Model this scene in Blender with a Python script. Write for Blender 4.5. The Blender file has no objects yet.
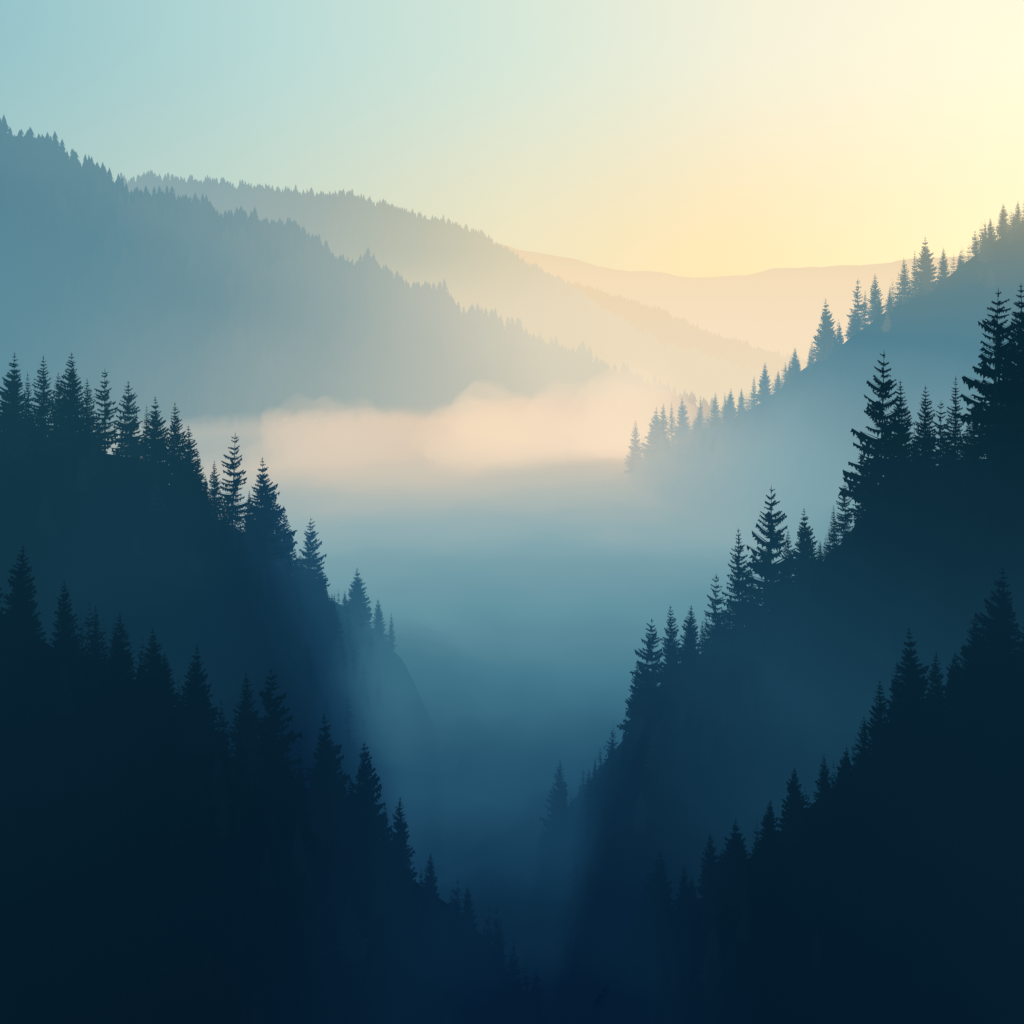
import bpy, math, random
import numpy as np
from mathutils import noise as mn, Vector
random.seed(7); np.random.seed(7)
scene=bpy.context.scene
scene.view_settings.view_transform='Standard'; scene.view_settings.look='None'
scene.view_settings.exposure=0
coll=scene.collection
H=240.0   # height of the viewpoint above the valley floor

# ------------------------------------------------------------ node helpers
class NT:
    def __init__(s,tree): s.t=tree; s.n=tree.nodes; s.l=tree.links
    def put(s,inp,v):
        if isinstance(v,bpy.types.NodeSocket): s.l.new(v,inp)
        elif v is not None: inp.default_value=v
    def m(s,op,a,b=None,c=None,clamp=False):
        n=s.n.new('ShaderNodeMath'); n.operation=op; n.use_clamp=clamp
        s.put(n.inputs[0],a); s.put(n.inputs[1],b); s.put(n.inputs[2],c); return n.outputs[0]
    def ss(s,v,a,b,c=0.0,d=1.0,smooth=True):
        n=s.n.new('ShaderNodeMapRange'); n.interpolation_type='SMOOTHSTEP' if smooth else 'LINEAR'
        s.put(n.inputs[0],v); s.put(n.inputs[1],a); s.put(n.inputs[2],b); s.put(n.inputs[3],c); s.put(n.inputs[4],d); return n.outputs[0]
    def ramp(s,v,stops,interp='LINEAR'):
        stops=sorted(stops,key=lambda t:t[0]); a=stops[0][0]; b=stops[-1][0]
        f=s.m('MULTIPLY_ADD',v,1/(b-a),-a/(b-a))
        n=s.n.new('ShaderNodeValToRGB'); cr=n.color_ramp; cr.interpolation=interp
        cr.elements[0].position=0; cr.elements[1].position=1
        for p,c in stops[1:-1]: cr.elements.new((p-a)/(b-a))
        for e,(p,c) in zip(cr.elements,stops):
            e.color=(*c,1) if isinstance(c,tuple) else (c,c,c,1)
        s.l.new(f,n.inputs[0]); return n.outputs[0]
    def mix(s,f,a,b):
        n=s.n.new('ShaderNodeMix'); n.data_type='RGBA'
        s.put(n.inputs[0],f)
        s.put(n.inputs[6],a if isinstance(a,bpy.types.NodeSocket) else (*a,1))
        s.put(n.inputs[7],b if isinstance(b,bpy.types.NodeSocket) else (*b,1)); return n.outputs[2]
    def noise(s,vec,scale,detail=3,rough=.5):
        n=s.n.new('ShaderNodeTexNoise'); s.l.new(vec,n.inputs['Vector'])
        n.inputs['Scale'].default_value=scale; n.inputs['Detail'].default_value=detail; n.inputs['Roughness'].default_value=rough
        return n.outputs[0]
def newmat(name):
    m=bpy.data.materials.new(name); m.use_nodes=True; m.node_tree.nodes.clear(); return m,NT(m.node_tree)

# ------------------------------------------------------------ air: haze light painted into the surfaces as emission, by world position
# the sea of mist: its level rises up the valley, its painted glow brightens with the distance from the shaded gorge
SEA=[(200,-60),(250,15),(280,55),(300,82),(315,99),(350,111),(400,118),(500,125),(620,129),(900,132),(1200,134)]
MIST_GLOW=[(250,(.0012,.009,.028)),(272,(.0020,.014,.038)),(288,(.005,.032,.072)),(300,(.010,.054,.110)),(314,(.0180,.085,.155)),(330,(.033,.128,.200)),(352,(.062,.195,.270)),(400,(.130,.295,.358)),(500,(.240,.400,.442)),(620,(.330,.440,.450)),(760,(.40,.455,.43)),(1000,(.48,.48,.42))]
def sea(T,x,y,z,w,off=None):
    """returns (emission colour painted as mist at this place, height above the mist)"""
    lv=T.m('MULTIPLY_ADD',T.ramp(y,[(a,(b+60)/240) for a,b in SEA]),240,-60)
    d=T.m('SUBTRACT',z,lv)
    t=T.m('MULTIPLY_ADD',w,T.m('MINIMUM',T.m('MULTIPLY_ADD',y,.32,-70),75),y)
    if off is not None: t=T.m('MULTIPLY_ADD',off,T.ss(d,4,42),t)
    c=T.ramp(t,MIST_GLOW)
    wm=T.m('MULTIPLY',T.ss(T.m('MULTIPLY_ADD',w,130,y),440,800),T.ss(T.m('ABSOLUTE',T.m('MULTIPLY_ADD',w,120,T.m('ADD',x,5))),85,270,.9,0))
    c=T.mix(wm,c,(.78,.615,.465))  # peach sunlight painted over the far middle of the mist
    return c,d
def drown(T,x,y,z,w,c,f,lo,hi,warp,side=None,cap=1.0,off=16):  # fades a surface into the painted mist glow near the sea level
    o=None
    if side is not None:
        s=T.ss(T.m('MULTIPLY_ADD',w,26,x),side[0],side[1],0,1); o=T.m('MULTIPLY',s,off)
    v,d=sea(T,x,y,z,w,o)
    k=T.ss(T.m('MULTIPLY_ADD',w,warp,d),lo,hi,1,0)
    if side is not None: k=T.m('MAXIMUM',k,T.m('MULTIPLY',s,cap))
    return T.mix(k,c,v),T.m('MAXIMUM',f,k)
def haze_paint_A(T,x,y,z,w):
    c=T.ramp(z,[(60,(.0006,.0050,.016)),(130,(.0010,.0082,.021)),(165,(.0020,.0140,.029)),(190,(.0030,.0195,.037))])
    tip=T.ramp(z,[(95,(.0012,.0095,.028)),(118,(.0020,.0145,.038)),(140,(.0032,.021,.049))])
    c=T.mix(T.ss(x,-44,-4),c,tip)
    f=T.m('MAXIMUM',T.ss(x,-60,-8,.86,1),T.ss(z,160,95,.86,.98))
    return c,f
def haze_paint_B(T,x,y,z,w):
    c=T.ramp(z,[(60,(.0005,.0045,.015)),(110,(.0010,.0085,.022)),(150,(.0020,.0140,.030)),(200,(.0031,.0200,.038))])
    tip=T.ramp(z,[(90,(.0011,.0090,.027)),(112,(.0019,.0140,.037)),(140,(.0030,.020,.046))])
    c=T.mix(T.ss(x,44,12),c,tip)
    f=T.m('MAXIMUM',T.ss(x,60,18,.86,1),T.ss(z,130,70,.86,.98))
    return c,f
def haze_paint_C(T,x,y,z,w):
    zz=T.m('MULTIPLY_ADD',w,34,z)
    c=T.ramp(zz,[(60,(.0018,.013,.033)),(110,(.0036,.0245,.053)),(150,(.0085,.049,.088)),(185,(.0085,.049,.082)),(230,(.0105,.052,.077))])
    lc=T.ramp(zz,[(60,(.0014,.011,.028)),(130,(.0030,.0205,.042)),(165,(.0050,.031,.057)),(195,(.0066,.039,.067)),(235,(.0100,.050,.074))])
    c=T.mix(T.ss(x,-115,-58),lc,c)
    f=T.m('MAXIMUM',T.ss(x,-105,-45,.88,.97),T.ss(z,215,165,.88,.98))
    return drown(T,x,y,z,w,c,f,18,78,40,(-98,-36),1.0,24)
def haze_paint_D(T,x,y,z,w):
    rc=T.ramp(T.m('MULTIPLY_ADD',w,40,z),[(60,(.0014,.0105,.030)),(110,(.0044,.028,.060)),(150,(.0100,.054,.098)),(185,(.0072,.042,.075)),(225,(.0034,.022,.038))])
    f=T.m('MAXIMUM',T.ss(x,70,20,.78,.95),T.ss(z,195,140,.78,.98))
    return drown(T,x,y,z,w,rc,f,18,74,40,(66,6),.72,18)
def haze_paint_E(T,x,y,z,w):
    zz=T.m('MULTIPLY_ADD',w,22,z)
    c=T.ramp(zz,[(110,(.22,.375,.42)),(150,(.225,.37,.415)),(188,(.165,.305,.362)),(220,(.088,.225,.292)),(242,(.125,.238,.272)),(262,(.22,.275,.245)),(284,(.38,.36,.26)),(300,(.50,.44,.29))])  # warm sun glare painted into the colours towards the crest
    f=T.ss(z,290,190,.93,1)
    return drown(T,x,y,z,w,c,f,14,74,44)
def haze_paint_F(T,x,y,z,w):
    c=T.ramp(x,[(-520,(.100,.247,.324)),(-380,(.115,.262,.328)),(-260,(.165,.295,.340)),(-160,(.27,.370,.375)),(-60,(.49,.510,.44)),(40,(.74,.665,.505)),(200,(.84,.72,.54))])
    # sunlight painted into the colour along the descending crest
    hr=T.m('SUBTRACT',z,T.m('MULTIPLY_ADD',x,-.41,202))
    crest_glow=T.ramp(x,[(-520,(.20,.39,.45)),(-260,(.36,.48,.47)),(-60,(.66,.63,.51)),(40,(.84,.74,.56))])
    c=T.mix(T.ss(T.m('MULTIPLY_ADD',w,50,hr),-75,15,0,.24),c,crest_glow)
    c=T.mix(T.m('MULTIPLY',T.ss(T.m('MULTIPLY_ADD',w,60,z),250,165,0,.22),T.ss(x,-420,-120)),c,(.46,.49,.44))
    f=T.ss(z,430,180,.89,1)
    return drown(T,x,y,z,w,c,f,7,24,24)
def haze_paint_G(T,x,y,z,w):
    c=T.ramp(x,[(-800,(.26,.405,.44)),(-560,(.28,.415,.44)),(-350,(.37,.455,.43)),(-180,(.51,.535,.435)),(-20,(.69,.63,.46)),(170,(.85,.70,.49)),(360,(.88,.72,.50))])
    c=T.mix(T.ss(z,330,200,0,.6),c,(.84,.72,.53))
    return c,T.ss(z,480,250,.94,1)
def haze_paint_G2(T,x,y,z,w):
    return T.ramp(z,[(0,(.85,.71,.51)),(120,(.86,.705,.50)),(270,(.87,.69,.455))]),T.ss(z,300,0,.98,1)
def haze_paint_H(T,x,y,z,w):
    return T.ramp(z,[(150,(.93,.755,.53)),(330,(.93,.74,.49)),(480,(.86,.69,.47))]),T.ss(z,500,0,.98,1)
def haze_paint_ground(T,x,y,z,w):
    return sea(T,x,y,z,w)[0],T.ss(y,150,300,.6,1)
VARY=dict(A=(.08,(.0045,.026,.046)),B=(.08,(.0042,.025,.045)),C=(.10,(.020,.078,.112)),D=(.05,(.022,.082,.120)),E=(.30,(.30,.34,.30)))

def surf(name,c1,c2,scale,haze_paint,obj=None):
    m,T=newmat(name)
    tc=T.n.new('ShaderNodeTexCoord'); g=T.n.new('ShaderNodeNewGeometry'); P=g.outputs['Position']
    sx=T.n.new('ShaderNodeSeparateXYZ'); T.l.new(P,sx.inputs[0])
    f=T.noise(tc.outputs['Object'],scale,2,.6)
    f=T.ss(f,.35,.65)
    col=T.mix(f,c1,c2)
    w=T.m('SUBTRACT',T.noise(P,.012,3,.55),.5)
    c,fa=haze_paint(T,*sx.outputs,w)
    if obj:
        oi=T.n.new('ShaderNodeObjectInfo')
        h=T.n.new('ShaderNodeHueSaturation'); T.l.new(col,h.inputs['Color'])
        T.l.new(T.ss(oi.outputs['Random'],0,1,.7,1.25,False),h.inputs['Value']); col=h.outputs[0]
        r=T.m('MULTIPLY',T.m('POWER',oi.outputs['Random'],2.2),VARY[obj][0])
        c=T.mix(r,c,VARY[obj][1])
    b=T.n.new('ShaderNodeBsdfDiffuse'); T.l.new(col,b.inputs['Color'])
    em=T.n.new('ShaderNodeEmission'); T.l.new(c,em.inputs[0])  # painted haze glow, covers most of the lit diffuse colour
    mx=T.n.new('ShaderNodeMixShader'); T.l.new(fa,mx.inputs[0]); T.l.new(b.outputs[0],mx.inputs[1]); T.l.new(em.outputs[0],mx.inputs[2])
    o=T.n.new('ShaderNodeOutputMaterial'); T.l.new(mx.outputs[0],o.inputs[0])
    m.cycles.emission_sampling='NONE'
    return m
ZONES=dict(A=haze_paint_A,B=haze_paint_B,C=haze_paint_C,D=haze_paint_D,E=haze_paint_E,F=haze_paint_F,G=haze_paint_G,G2=haze_paint_G2,H=haze_paint_H)
NEED={};BARK={};FOR={};HILL={}
for k,a in ZONES.items():
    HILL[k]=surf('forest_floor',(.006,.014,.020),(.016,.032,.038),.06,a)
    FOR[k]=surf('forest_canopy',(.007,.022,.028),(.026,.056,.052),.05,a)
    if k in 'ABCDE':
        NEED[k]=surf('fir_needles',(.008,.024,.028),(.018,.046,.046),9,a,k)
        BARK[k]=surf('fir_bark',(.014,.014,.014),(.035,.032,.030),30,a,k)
M_ground=surf('valley_floor',(.008,.02,.022),(.02,.042,.038),.01,haze_paint_ground)
M_sea=surf('mist_top_glow',(.5,.5,.5),(.6,.6,.6),.01,lambda T,x,y,z,w:(sea(T,x,y,z,w)[0],T.ss(z,-100,-99,1,1)))

# ------------------------------------------------------------ terrain
def fbm(x,y,s,seed=0.0,o=4):
    return mn.fractal(Vector((x/s,y/s,seed)),1.0,2.0,o)
class Hill:
    """ridge surveyed as (bearing, elevation, distance) in thousandths from the viewpoint height"""
    def __init__(s,zone,pts,slope,r,amp,ns,seed,back=None):
        P=[(b/1000*d, d, H+e/1000*d) for b,e,d in pts]; s.zone=zone
        s.x=np.array([p[0] for p in P]); s.d=np.array([p[1] for p in P]); s.z=np.array([p[2] for p in P])
        s.slope=slope; s.back=back or slope; s.r=r; s.amp=amp; s.ns=ns; s.seed=seed
    def D(s,x): return float(np.interp(x,s.x,s.d))
    def h(s,x,y):
        D=s.D(x); Z=float(np.interp(x,s.x,s.z)); v=y-D
        sl=s.slope if v<0 else s.back
        return Z-sl*(math.sqrt(v*v+s.r**2)-s.r)+s.amp*fbm(x,y,s.ns,s.seed)
    def mesh(s,name,label,nx,ny,front,behind):
        xs=np.linspace(s.x[0],s.x[-1],nx); vs=[-front*(1-t)**1.5 for t in np.linspace(0,1,ny)]+[behind*t for t in np.linspace(.05,1,ny//2)]
        V=[];F=[]
        for x in xs:
            D=s.D(x)
            for v in vs: V.append((x,D+v,s.h(x,D+v)))
        m=len(vs)
        for i in range(nx-1):
            for j in range(m-1):
                a=i*m+j; F.append((a,a+m,a+m+1,a+1))
        me=bpy.data.meshes.new(name); me.from_pydata(V,[],F); me.materials.append(HILL[s.zone])
        for p in me.polygons: p.use_smooth=True
        o=bpy.data.objects.new(name,me); coll.objects.link(o)
        o['kind']='structure'; o['label']=label; o['category']='hill'
        return o
def px(l,D=None):   # survey sheet -> ridge points
    out=[]
    for t in l:
        d=t[2] if len(t)>2 else D
        out.append((t[0]-512,300-t[1],d))
    return out
hA=Hill('A',px([(-500,330,150),(-200,510,150),(0,640,155),(60,660,160),(150,700,165),(200,735,168),(250,775,170),(300,810,172),(350,850,175),(400,895,178),(450,930,182),(490,965,186),(560,1040,195),(700,1300,205)]),.85,10,5,40,1.1)
hB=Hill('B',px([(400,1300,200),(540,1100,195),(600,1030,190),(650,970,185),(700,930,180),(740,905,178),(790,860,172),(840,815,168),(880,785,165),(920,745,160),(960,720,156),(1024,690,150),(1250,560,150),(1500,330,150)]),.85,10,5,40,2.2)
hC=Hill('C',px([(-400,200,235),(-150,350,235),(0,440,240),(60,447,245),(130,460,255),(180,500,262),(240,545,272),(300,595,285),(350,622,300),(400,664,312),(440,745,318),(480,900,320),(560,1050,320),(650,1150,320)]),.85,12,6,60,3.3)
hD=Hill('D',px([(400,1120,300),(500,960,295),(530,890,292),(560,835,290),(600,785,280),(640,735,270),(680,690,262),(730,650,250),(770,620,240),(820,570,225),(860,530,215),(900,485,205),(950,455,200),(1000,445,195),(1024,435,195),(1250,330,195),(1500,150,195)]),.85,12,6,60,4.4)
hE=Hill('E',px([(330,760,700),(440,640,690),(540,540,660),(590,500,640),(625,475,620),(650,452,600),(700,427,580),(750,405,550),(800,372,520),(850,335,490),(900,305,470),(950,282,450),(1000,247,440),(1024,230,435),(1250,90,430),(1600,0,430)]),.7,20,8,90,5.5)
hF=Hill('F',px([(-500,30),(-200,85),(0,145),(60,166),(110,187),(200,218),(300,252),(400,292),(500,336),(600,381),(700,427),(800,475),(950,560)],1000),.75,40,18,220,6.6)
hG=Hill('G',px([(-500,230),(-200,205),(130,190),(180,191),(250,200),(350,206),(400,220),(480,246),(560,289),(640,337),(700,362),(800,395),(950,440)],1900),.6,80,16,350,7.7)
hG2=Hill('G2',px([(200,200),(450,266),(520,276),(600,300),(690,331),(780,358),(900,385),(1100,440)],2900),.5,100,26,420,8.8)
hH=Hill('H',px([(-200,280),(300,262),(440,247),(500,243),(560,255),(620,268),(700,277),(780,273),(850,265),(900,260),(1024,252),(1300,240),(1600,280)],4300),.4,150,42,480,9.9)
hA.mesh('hill','dark near slope covered with fir trees',160,40,130,120)
hB.mesh('hill','dark near slope covered with fir trees',160,40,130,120)
hC.mesh('hill','forested spur dipping into valley mist',180,50,300,160)
hD.mesh('hill','steep forested spur with tall fir trees',180,50,220,160)
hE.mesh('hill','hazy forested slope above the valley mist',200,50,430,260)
hF.mesh('hill','broad blue forested mountainside in painted haze',220,60,660,400)
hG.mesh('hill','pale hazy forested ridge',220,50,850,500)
hG2.mesh('hill','faint peach coloured ridge in painted morning haze',160,30,900,600)
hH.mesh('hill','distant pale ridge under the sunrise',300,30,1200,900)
me=bpy.data.meshes.new('ground'); S=12000
me.from_pydata([(-S,-S,-62),(S,-S,-62),(S,S,-62),(-S,S,-62)],[],[(0,1,2,3)]); me.materials.append(M_ground)
g=bpy.data.objects.new('ground',me); coll.objects.link(g); g['kind']='structure'; g['label']='dark wooded valley floor beneath the mist'; g['category']='ground'
# top of the sea of mist: opaque sheet, its light painted as emission
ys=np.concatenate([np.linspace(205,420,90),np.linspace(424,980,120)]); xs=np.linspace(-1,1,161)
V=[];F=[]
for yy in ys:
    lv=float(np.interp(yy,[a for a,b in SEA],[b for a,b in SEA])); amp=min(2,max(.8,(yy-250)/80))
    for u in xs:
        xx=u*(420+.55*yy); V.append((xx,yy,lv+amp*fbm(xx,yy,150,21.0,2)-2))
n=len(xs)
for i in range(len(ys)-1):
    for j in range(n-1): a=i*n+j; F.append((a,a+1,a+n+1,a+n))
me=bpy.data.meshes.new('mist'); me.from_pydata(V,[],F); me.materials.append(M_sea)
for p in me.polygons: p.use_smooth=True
o=bpy.data.objects.new('mist',me); coll.objects.link(o); o['kind']='stuff'; o['label']='sea of blue mist with painted glow filling the valley'; o['category']='mist'

# ------------------------------------------------------------ conifers (unit height)
def conifer(seed,R=.18,whorls=26,nb=7,pos=5,gap=0.0,bare=.1,power=.85):
    rnd=random.Random(seed); V=[];F=[]
    def tri(a,b,c):
        i=len(V); V.extend([a,b,c]); F.append((i,i+1,i+2))
    lean=(rnd.uniform(-.015,.015),rnd.uniform(-.015,.015))
    side=rnd.uniform(0,6.28)
    for w in range(whorls):
        t=bare+(1-bare)*(w+rnd.uniform(-.3,.3))/whorls
        t=min(max(t,bare*.8),.985)
        r=R*((1-t)/(1-bare))**power*(1+.10*math.sin(w*1.7+seed))
        n=max(3,int(nb*(1-.4*t)))
        a0=rnd.uniform(0,6.28)
        for k in range(n):
            if rnd.random()<gap: continue
            a=a0+6.283*k/n+rnd.uniform(-.35,.35)
            L=r*rnd.uniform(.65,1.18)*(1+.12*math.cos(a-side))+.008
            dx,dy=math.cos(a),math.sin(a); sx,sy=-dy,dx
            dr=-.35+.75*t+rnd.uniform(-.12,.12)
            def sp(u):
                z=t+L*(dr*u+.28*u*u*(1 if t<.8 else .3))
                return (lean[0]*t+dx*L*u,lean[1]*t+dy*L*u,z)
            p0=sp(0);p1=sp(1); wd=.06*L+.002
            tri((p0[0]+sx*wd,p0[1]+sy*wd,p0[2]),(p0[0]-sx*wd,p0[1]-sy*wd,p0[2]),p1)
            for q in range(pos):
                u=(q+.6+rnd.uniform(-.25,.25))/pos
                if u>1: u=1
                c=sp(max(0,u-.13)); e=sp(min(1,u+.13))
                tl=L*(.42*(1-.55*u))*rnd.uniform(.7,1.2)
                for sg in (-1,1):
                    tip=(c[0]+dx*tl*.75+sg*sx*tl*.8,c[1]+dy*tl*.75+sg*sy*tl*.8,c[2]-tl*rnd.uniform(.05,.4))
                    tri(c,e,tip)
                hl=L*.34*(1.1-.6*u)*rnd.uniform(.5,1.3)
                tri(c,e,(c[0]+dx*hl*.5+sx*rnd.uniform(-.3,.3)*hl,c[1]+dy*hl*.5+sy*rnd.uniform(-.3,.3)*hl,c[2]-hl))
    for k in range(3):
        a=2.1*k; tri((lean[0]+.005*math.cos(a),lean[1]+.005*math.sin(a),.95),(lean[0]+.005*math.cos(a+2.1),lean[1]+.005*math.sin(a+2.1),.95),(lean[0],lean[1],1.01))
    return V,F,lean
def trunkgeo(lean,seed,limbs=0):
    rnd=random.Random(seed); V=[];F=[]; n=8; lv=[0,.03,.12,.3,.55,.8,.97]; rr=[.017,.0125,.011,.009,.006,.0035,.0008]
    for t,r in zip(lv,rr):
        for k in range(n):
            a=6.283*k/n; V.append((lean[0]*t+r*math.cos(a),lean[1]*t+r*math.sin(a),t-(.06 if t==0 else 0)))
    for i in range(len(lv)-1):
        for k in range(n):
            a=i*n+k;b=i*n+(k+1)%n; F.append((a,b,b+n,a+n))
    for q in range(limbs):
        t=rnd.uniform(.07,.85); a=rnd.uniform(0,6.28); L=.10*(1-t)+.015; w=.0022
        dx,dy=math.cos(a),math.sin(a); i=len(V)
        V.extend([(lean[0]*t-dy*w,lean[1]*t+dx*w,t),(lean[0]*t+dy*w,lean[1]*t-dx*w,t),(lean[0]*t,lean[1]*t,t+w*2),(lean[0]*t+dx*L,lean[1]*t+dy*L,t-.2*L)])
        F.extend([(i,i+1,i+3),(i+1,i+2,i+3),(i+2,i,i+3)])
    return V,F
kinds=[]
specs=[dict(R=.22,whorls=32,nb=9,pos=6,gap=.04,bare=.05),      # 0 full
       dict(R=.20,whorls=30,nb=8,pos=6,gap=.08,bare=.06),      # 1
       dict(R=.18,whorls=25,nb=8,pos=5,gap=.16,bare=.12),      # 2
       dict(R=.19,whorls=16,nb=7,pos=6,gap=.22,bare=.16,power=.7), # 3 airy
       dict(R=.25,whorls=32,nb=10,pos=6,gap=.05,bare=.04,power=.95),# 4 wide
       dict(R=.14,whorls=28,nb=7,pos=5,gap=.10,bare=.08),      # 5 narrow
       dict(R=.235,whorls=22,nb=8,pos=6,gap=.15,bare=.08,power=.8),# 6 layered
       dict(R=.21,whorls=28,nb=9,pos=5,gap=.08,bare=.03)]      # 7
for i,sp in enumerate(specs):
    V,F,lean=conifer(100+i,**sp)
    c=bpy.data.meshes.new('crown'); c.from_pydata(V,[],F); c.materials.append(NEED['A'])
    V,F=trunkgeo(lean,i,50); t=bpy.data.meshes.new('trunk'); t.from_pydata(V,[],F); t.materials.append(BARK['A'])
    kinds.append((c,t))
DESC=['full conical fir tree','layered drooping spruce tree','slender loose fir tree',
 'airy sparse old fir tree','broad dense fir tree','narrow spire shaped spruce','tiered spreading tall fir tree','low skirted dark fir tree']
protos=[]
for c,t in kinds:
    r=bpy.data.objects.new('fir_tree',None); a=bpy.data.objects.new('crown',c); b=bpy.data.objects.new('trunk',t)
    protos.append((r,a,b))
ntree=0
def tree(zone,x,y,z,h,k,where,grp,wide=1.0):
    global ntree
    r0,a0,b0=protos[k]
    r=r0.copy(); a=a0.copy(); b=b0.copy()
    for o in (r,a,b): coll.objects.link(o)
    for o,M in ((a,NEED),(b,BARK)):
        o.material_slots[0].link='OBJECT'; o.material_slots[0].material=M[zone]
    a.parent=r; b.parent=r
    r.location=(x,y,z); s=h
    r.scale=(s*wide,s*wide,s); r.rotation_euler=(random.uniform(-.02,.02),random.uniform(-.02,.02),random.uniform(0,6.28))
    r.empty_display_size=.3
    r['label']=DESC[k]+' '+where; r['category']='tree'; r['group']=grp
    ntree+=1
def key(hill,lst,where,grp):
    for t in lst:
        b,e=(t[0]-512)/1000,(300-t[1])/1000
        k=t[2]; off=t[3] if len(t)>3 else 0; wide=t[4] if len(t)>4 else 1
        d=hill.D(b*200)
        for _ in range(12): d=hill.D(b*d)+off
        x=b*d; z=hill.h(x,d)-.5; top=H+e*d; h=top-z
        if h<5: h=5
        if h>42: z+=h-42; h=42
        tree(hill.zone,x,d,z,h,k,where,grp,wide)
key(hA,[(20,545,0),(65,580,1),(120,612,7),(155,627,0),(195,645,4),(245,672,1),(270,667,6),(328,713,4),(365,740,0),(400,798,1),(430,852,7),(468,885,1),(-20,560,4),(95,605,5),(300,765,7),(350,775,2),(385,800,5)],'on the dark near slope','fir trees on the near slope')
key(hB,[(657,850,4,0,1.15),(710,833,1,0,1.1),(737,818,4,0,1.15),(685,865,7),(636,905,1),(795,768,0,0,1.1),(825,755,1),(845,745,4),(770,800,0),(913,628,4),(880,680,1),(935,650,7),(953,652,0),(998,565,4,0,1.1),(975,612,1),(1035,590,0),(865,715,7),(895,660,2),(755,850,2)],'on the dark near slope','fir trees on the near slope')
key(hC,[(12,352,4),(43,355,7),(60,372,1),(73,352,0),(88,378,7),(105,368,3),(130,380,6),(157,396,4),(175,402,1),(188,425,0),(198,450,7),(232,432,3),(215,460,2),(265,457,4,0,1.1),(285,505,7),(310,517,6),(357,567,4,0,1.15),(335,592,5),(378,598,1),(392,612,5),(-15,350,1),(30,372,5),(145,405,5),(250,490,2),(325,580,7),(345,590,2)],'on the misty spur','fir trees on the misty spur')
key(hD,[(993,288,6,0,1.05),(1024,283,4),(880,350,6,0,.95),(903,380,1),(925,385,7),(955,375,5),(940,400,3),(975,400,7),(862,450,3),(770,486,6),(740,528,2),(752,560,5),(805,508,4),(790,530,2),(835,505,5),(845,482,3),(715,573,3),(690,605,0),(672,605,7),(652,618,6),(638,660,7),(703,620,5),(728,600,2),(612,738,7),(595,757,5),(560,760,1,-6),(625,715,5),(893,440,1),(915,430,4),(1008,360,7),(1045,300,0),(820,540,7),(782,560,7)],'on the steep misty spur','fir trees on the steep spur')
key(hE,[(635,420,7),(655,406,4),(663,403,1),(683,397,0),(700,395,5),(715,392,7),(730,388,4),(742,388,1),(765,362,0),(778,370,7),(795,347,1),(812,340,5),(826,298,4),(857,278,3),(874,273,1),(905,257,7),(925,236,4),(943,247,1),(975,230,3),(1003,203,0),(1018,200,7),(890,285,5),(840,322,7),(960,252,2),(990,217,1),(754,375,5),(725,392,5),(672,402,5),(786,362,5),(865,290,5),(915,250,5),(985,222,5)],'on the hazy slope','fir trees on the hazy slope')
def fill(hill,n,x0,x1,f,b,h0,h1,where,grp):
    for _ in range(n):
        x=random.uniform(x0,x1); d=hill.D(x); y=d+random.uniform(-f,b)
        tree(hill.zone,x,y,hill.h(x,y)-.4,random.uniform(h0,h1),random.choice([0,1,4,5,7,2,0,7]),where,grp,random.uniform(.95,1.2))
fill(hA,32,-88,-8,18,3,5,11,'on the dark near slope','fir trees on the near slope')
fill(hB,32,22,80,18,3,5,11,'on the dark near slope','fir trees on the near slope')
fill(hC,34,-125,-50,26,3,6,13,'on the misty spur','fir trees on the misty spur')
fill(hD,36,30,100,26,3,6,12,'on the steep misty spur','fir trees on the steep spur')
fill(hE,30,80,230,26,2,8,15,'on the hazy slope','fir trees on the hazy slope')
print('individual trees',ntree)
# ------------------------------------------------------------ merged forests ("stuff")
def tiered(seed):   # small far conifer: jagged drooping tiers
    rnd=random.Random(seed); V=[];F=[]; nt=6
    for q in range(nt):
        t=.04+.86*q/nt; R=.2*(1-t)**.85*rnd.uniform(.85,1.15); top=min(1.0,t+.30-.10*q/nt); n=9
        ap=len(V); V.append((0,0,top)); a0=rnd.uniform(0,6)
        for k in range(n):
            a=a0+6.283*k/n; r=R*(1.2 if k%2 else .6)*rnd.uniform(.8,1.2)
            V.append((r*math.cos(a),r*math.sin(a),t-(.03 if k%2 else -.03)))
        for k in range(n): F.append((ap,ap+1+k,ap+1+(k+1)%n))
    return V,F
def lowtree(seed,q):
    if q==2: V,F,l=conifer(seed,R=.21,whorls=15,nb=6,pos=3,gap=.06,bare=.04)
    else: V,F=tiered(seed)
    return np.array(V),np.array(F)
LOW={q:[lowtree(500+i,q) for i in range(6)] for q in (1,2)}
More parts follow.
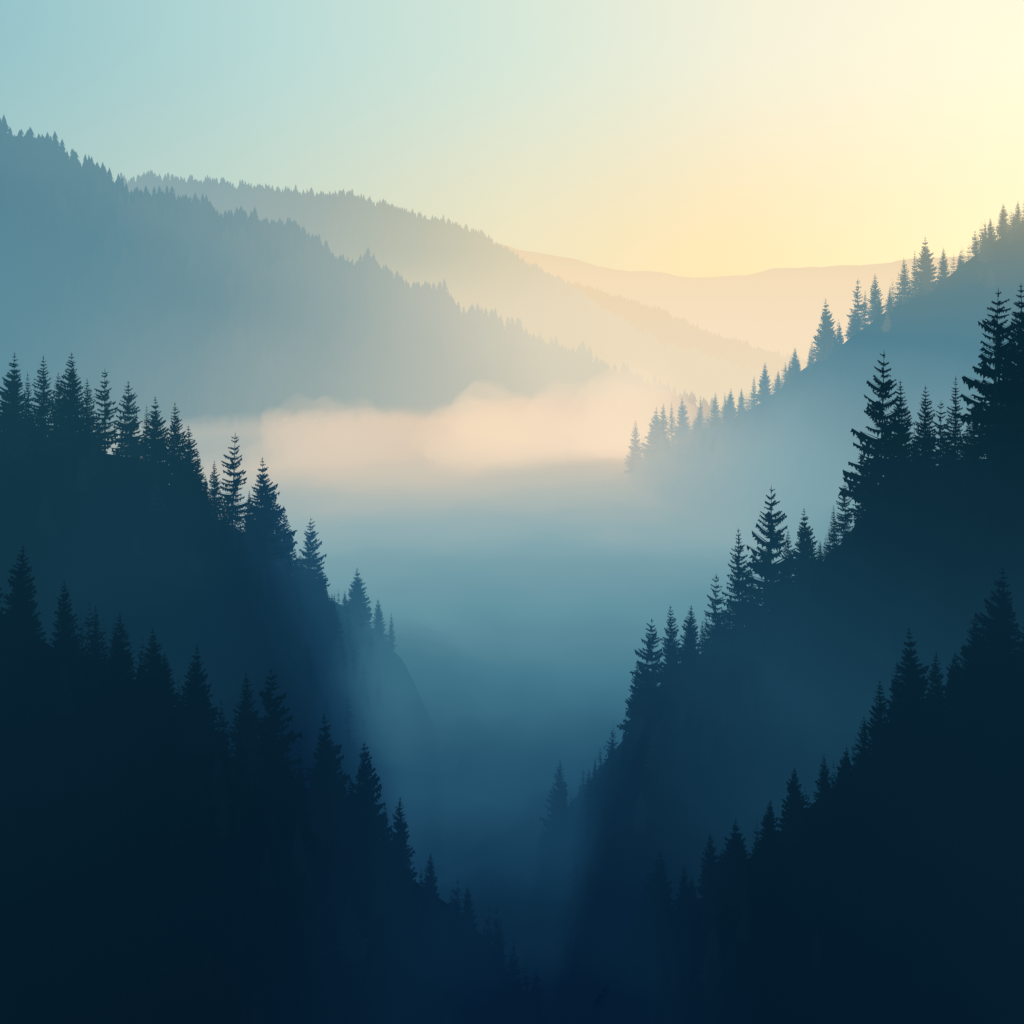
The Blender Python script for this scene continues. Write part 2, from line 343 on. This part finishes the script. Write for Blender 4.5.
def forest(name,label,plist,q,zone):
    VV=[];FF=[];o=0
    for x,y,z,h,w in plist:
        V,F=random.choice(LOW[q]); a=random.uniform(0,6.28); c,s=math.cos(a),math.sin(a)
        X=(V[:,0]*c-V[:,1]*s)*h*w+x; Y=(V[:,0]*s+V[:,1]*c)*h*w+y; Z=V[:,2]*h+z
        VV.append(np.stack([X,Y,Z],1)); FF.append(F+o); o+=len(V)
    VV=np.concatenate(VV).astype(np.float32); FF=np.concatenate(FF).astype(np.int32)
    me=bpy.data.meshes.new(name); me.vertices.add(len(VV)); me.vertices.foreach_set('co',VV.ravel())
    me.loops.add(FF.size); me.loops.foreach_set('vertex_index',FF.ravel())
    me.polygons.add(len(FF)); me.polygons.foreach_set('loop_start',np.arange(0,FF.size,3,dtype=np.int32)); me.polygons.foreach_set('loop_total',np.full(len(FF),3,dtype=np.int32))
    me.update(calc_edges=True); me.materials.append(FOR[zone])
    ob=bpy.data.objects.new(name,me); coll.objects.link(ob); ob['kind']='stuff'; ob['label']=label; ob['category']='forest'
    print(name,len(plist),len(FF))
def scatter(hill,n,x0,x1,f,b,h0,h1,bias=1.0,w=1.0,clump=.4):
    L=[]
    for _ in range(n):
        x=random.uniform(x0,x1); d=hill.D(x); v=-f*random.random()**bias if random.random()<.9 else b*random.random()
        y=d+v; z=hill.h(x,y)
        if z<-2: continue
        L.append((x,y,z-.5,random.uniform(h0,h1)*(1+clump*fbm(x,y,30,3)),w*random.uniform(.85,1.2)))
    return L
forest('forest','dense dark fir forest covering the near slope',scatter(hA,800,-130,8,75,6,5,11,1.1),2,'A')
forest('forest','dense dark fir forest covering the near slope',scatter(hB,800,4,130,75,6,5,11,1.1),2,'B')
forest('forest','dark fir forest on the misty spur',scatter(hC,900,-190,-38,110,6,6,12,1.1),2,'C')
forest('forest','dark fir forest on the steep spur',scatter(hD,950,8,170,110,6,6,11,1.1),2,'D')
forest('forest','hazy fir forest on the slope above the mist',scatter(hE,1800,72,380,170,8,8,14,1.1),2,'E')
big=scatter(hF,30,-620,-385,10,6,24,34,1,1.2)
forest('forest','blue hazy fir forest on the broad mountainside',scatter(hF,8500,-760,260,300,12,7,23,1.4,1.2,.8)+big,1,'F')
forest('forest','pale hazy fir forest on the ridge',scatter(hG,9000,-1150,560,300,15,9,26,1.7,1.1,.7),1,'G')
forest('forest','faint distant forest on the peach ridge',scatter(hG2,5000,-300,1100,260,20,12,28,1.7,1.2,.6),1,'G2')

# ------------------------------------------------------------ mist banks: billowing homogeneous volumes, their light painted as emission
import bmesh
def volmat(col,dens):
    m,T=newmat('mist_volume_glow')
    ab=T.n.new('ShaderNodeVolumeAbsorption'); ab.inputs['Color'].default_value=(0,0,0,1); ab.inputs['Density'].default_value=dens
    em=T.n.new('ShaderNodeEmission'); em.inputs[0].default_value=(*col,1); em.inputs[1].default_value=dens  # scattered daylight in the mist set by hand as emission
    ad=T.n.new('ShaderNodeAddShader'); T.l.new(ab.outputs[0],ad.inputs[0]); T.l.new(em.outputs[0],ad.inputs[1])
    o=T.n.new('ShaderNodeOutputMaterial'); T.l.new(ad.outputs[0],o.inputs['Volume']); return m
def billow(c,r,col,dens,seed,amp=.28,label='billowing bank of mist in the valley',sub=5,sc=46,shells=3,step=.17):
    for q in range(shells):   # nested shells: thin rim, denser heart
        g=1-step*q
        b2=bmesh.new(); bmesh.ops.create_icosphere(b2,subdivisions=sub,radius=1)
        for v in b2.verts:
            n=v.co.normalized()
            p=Vector((n.x*r[0],n.y*r[1],n.z*r[2]*1.6))/sc+Vector((seed*7.3+q*.4,seed*1.7,0))
            k=g*(1+amp*mn.fractal(p,1.0,2.0,4)+amp*.4*(abs(mn.noise(p*2.3))-.2))
            v.co=Vector((c[0]+n.x*r[0]*k,c[1]+n.y*r[1]*k,c[2]+n.z*r[2]*(k*1.25-.25*g)))
        me=bpy.data.meshes.new('mist'); b2.to_mesh(me); b2.free(); me.materials.append(volmat(col,dens))
        for p in me.polygons: p.use_smooth=True
        o=bpy.data.objects.new('mist',me); coll.objects.link(o); o['kind']='stuff'; o['label']=label; o['category']='mist'
W='soft peach coloured mist billow with painted sunlight'; Tm='drifting veil of blue valley mist'
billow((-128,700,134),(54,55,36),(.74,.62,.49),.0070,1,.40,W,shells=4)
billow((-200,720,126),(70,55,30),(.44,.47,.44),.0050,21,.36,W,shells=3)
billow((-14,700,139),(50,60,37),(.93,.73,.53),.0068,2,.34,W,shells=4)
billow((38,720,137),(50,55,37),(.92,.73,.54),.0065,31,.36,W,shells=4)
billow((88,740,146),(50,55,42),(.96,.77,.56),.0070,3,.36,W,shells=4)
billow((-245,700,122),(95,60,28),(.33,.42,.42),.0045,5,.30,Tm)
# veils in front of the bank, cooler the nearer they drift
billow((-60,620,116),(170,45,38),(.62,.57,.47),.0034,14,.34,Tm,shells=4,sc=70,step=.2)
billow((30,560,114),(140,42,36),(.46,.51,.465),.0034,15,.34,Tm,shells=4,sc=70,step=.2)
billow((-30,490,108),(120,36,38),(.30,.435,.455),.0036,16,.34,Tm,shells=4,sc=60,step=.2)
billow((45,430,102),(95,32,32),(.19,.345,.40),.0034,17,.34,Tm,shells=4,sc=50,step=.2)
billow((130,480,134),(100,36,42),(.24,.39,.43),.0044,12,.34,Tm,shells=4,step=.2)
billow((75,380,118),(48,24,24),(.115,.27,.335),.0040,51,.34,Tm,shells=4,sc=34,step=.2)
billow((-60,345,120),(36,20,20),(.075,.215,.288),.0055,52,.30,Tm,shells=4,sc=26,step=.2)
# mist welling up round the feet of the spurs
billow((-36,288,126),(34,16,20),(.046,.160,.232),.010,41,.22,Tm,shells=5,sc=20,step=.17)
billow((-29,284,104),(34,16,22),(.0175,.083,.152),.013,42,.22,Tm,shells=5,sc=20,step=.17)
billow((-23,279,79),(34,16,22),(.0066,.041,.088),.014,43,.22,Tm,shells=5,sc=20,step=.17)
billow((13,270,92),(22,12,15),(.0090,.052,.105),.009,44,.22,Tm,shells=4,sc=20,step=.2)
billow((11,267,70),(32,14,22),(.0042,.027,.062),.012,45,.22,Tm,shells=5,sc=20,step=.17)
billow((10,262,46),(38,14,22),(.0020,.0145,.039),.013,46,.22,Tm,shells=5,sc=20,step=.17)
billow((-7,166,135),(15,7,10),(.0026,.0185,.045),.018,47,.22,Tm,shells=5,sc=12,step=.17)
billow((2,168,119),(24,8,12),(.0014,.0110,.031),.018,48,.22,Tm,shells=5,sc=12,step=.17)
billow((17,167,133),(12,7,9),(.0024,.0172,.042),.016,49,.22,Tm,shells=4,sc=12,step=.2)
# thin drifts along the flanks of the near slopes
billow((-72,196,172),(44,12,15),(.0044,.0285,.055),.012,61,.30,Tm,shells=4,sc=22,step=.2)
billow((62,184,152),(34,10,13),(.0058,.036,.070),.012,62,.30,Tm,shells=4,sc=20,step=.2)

# ------------------------------------------------------------ light
SAZ=math.radians(31); SEL=math.radians(14)
w=bpy.data.worlds.new('World'); scene.world=w; w.use_nodes=True; T=NT(w.node_tree); T.n.clear()
sky=T.n.new('ShaderNodeTexSky'); sky.sky_type='NISHITA'; sky.sun_disc=False; sky.sun_elevation=SEL; sky.sun_rotation=SAZ
tc=T.n.new('ShaderNodeTexCoord'); sp=T.n.new('ShaderNodeSeparateXYZ'); T.l.new(tc.outputs['Generated'],sp.inputs[0])
x,y,z=sp.outputs
lr=T.ramp(x,[(-.46,(.30,.555,.600)),(-.23,(.49,.72,.69)),(0,(.69,.82,.70)),(.23,(.92,.89,.70)),(.46,(.98,.925,.70))])
low=T.ramp(x,[(-.46,(.42,.61,.59)),(-.28,(.56,.69,.59)),(0,(.88,.79,.54)),(.2,(.99,.79,.465)),(.46,(1.0,.86,.54))])
gr=T.mix(T.ss(z,.03,.26,1,0),lr,low)
gr=T.mix(T.ss(y,.1,.8),(.010,.03,.055),gr)
up=T.ss(z,.32,.55,1,.06)
vm=T.n.new('ShaderNodeVectorMath'); vm.operation='SCALE'; T.l.new(gr,vm.inputs[0]); T.l.new(up,vm.inputs['Scale'])
sk=T.n.new('ShaderNodeVectorMath'); sk.operation='SCALE'; T.l.new(sky.outputs[0],sk.inputs[0]); sk.inputs['Scale'].default_value=.08
fin=T.mix(.05,vm.outputs[0],sk.outputs[0])
bg=T.n.new('ShaderNodeBackground'); T.l.new(fin,bg.inputs[0]); bg.inputs[1].default_value=1.0
o=T.n.new('ShaderNodeOutputWorld'); T.l.new(bg.outputs[0],o.inputs[0])
sl=bpy.data.lights.new('sun','SUN'); sl.energy=1.0; sl.angle=math.radians(.5); sl.color=(1,.82,.58)
so=bpy.data.objects.new('sun',sl); coll.objects.link(so)
d=Vector((math.sin(SAZ)*math.cos(SEL),math.cos(SAZ)*math.cos(SEL),math.sin(SEL)))
so.rotation_euler=d.to_track_quat('Z','Y').to_euler()
# ------------------------------------------------------------ camera (level, rising front)
cd=bpy.data.cameras.new('camera'); cam=bpy.data.objects.new('camera',cd); coll.objects.link(cam)
cam.location=(0,0,H); cam.rotation_euler=(math.radians(90),0,0)
cd.sensor_width=36; cd.lens=36*1000/1024; cd.shift_y=-212/1024; cd.clip_end=40000; cd.clip_start=.5
scene.camera=cam
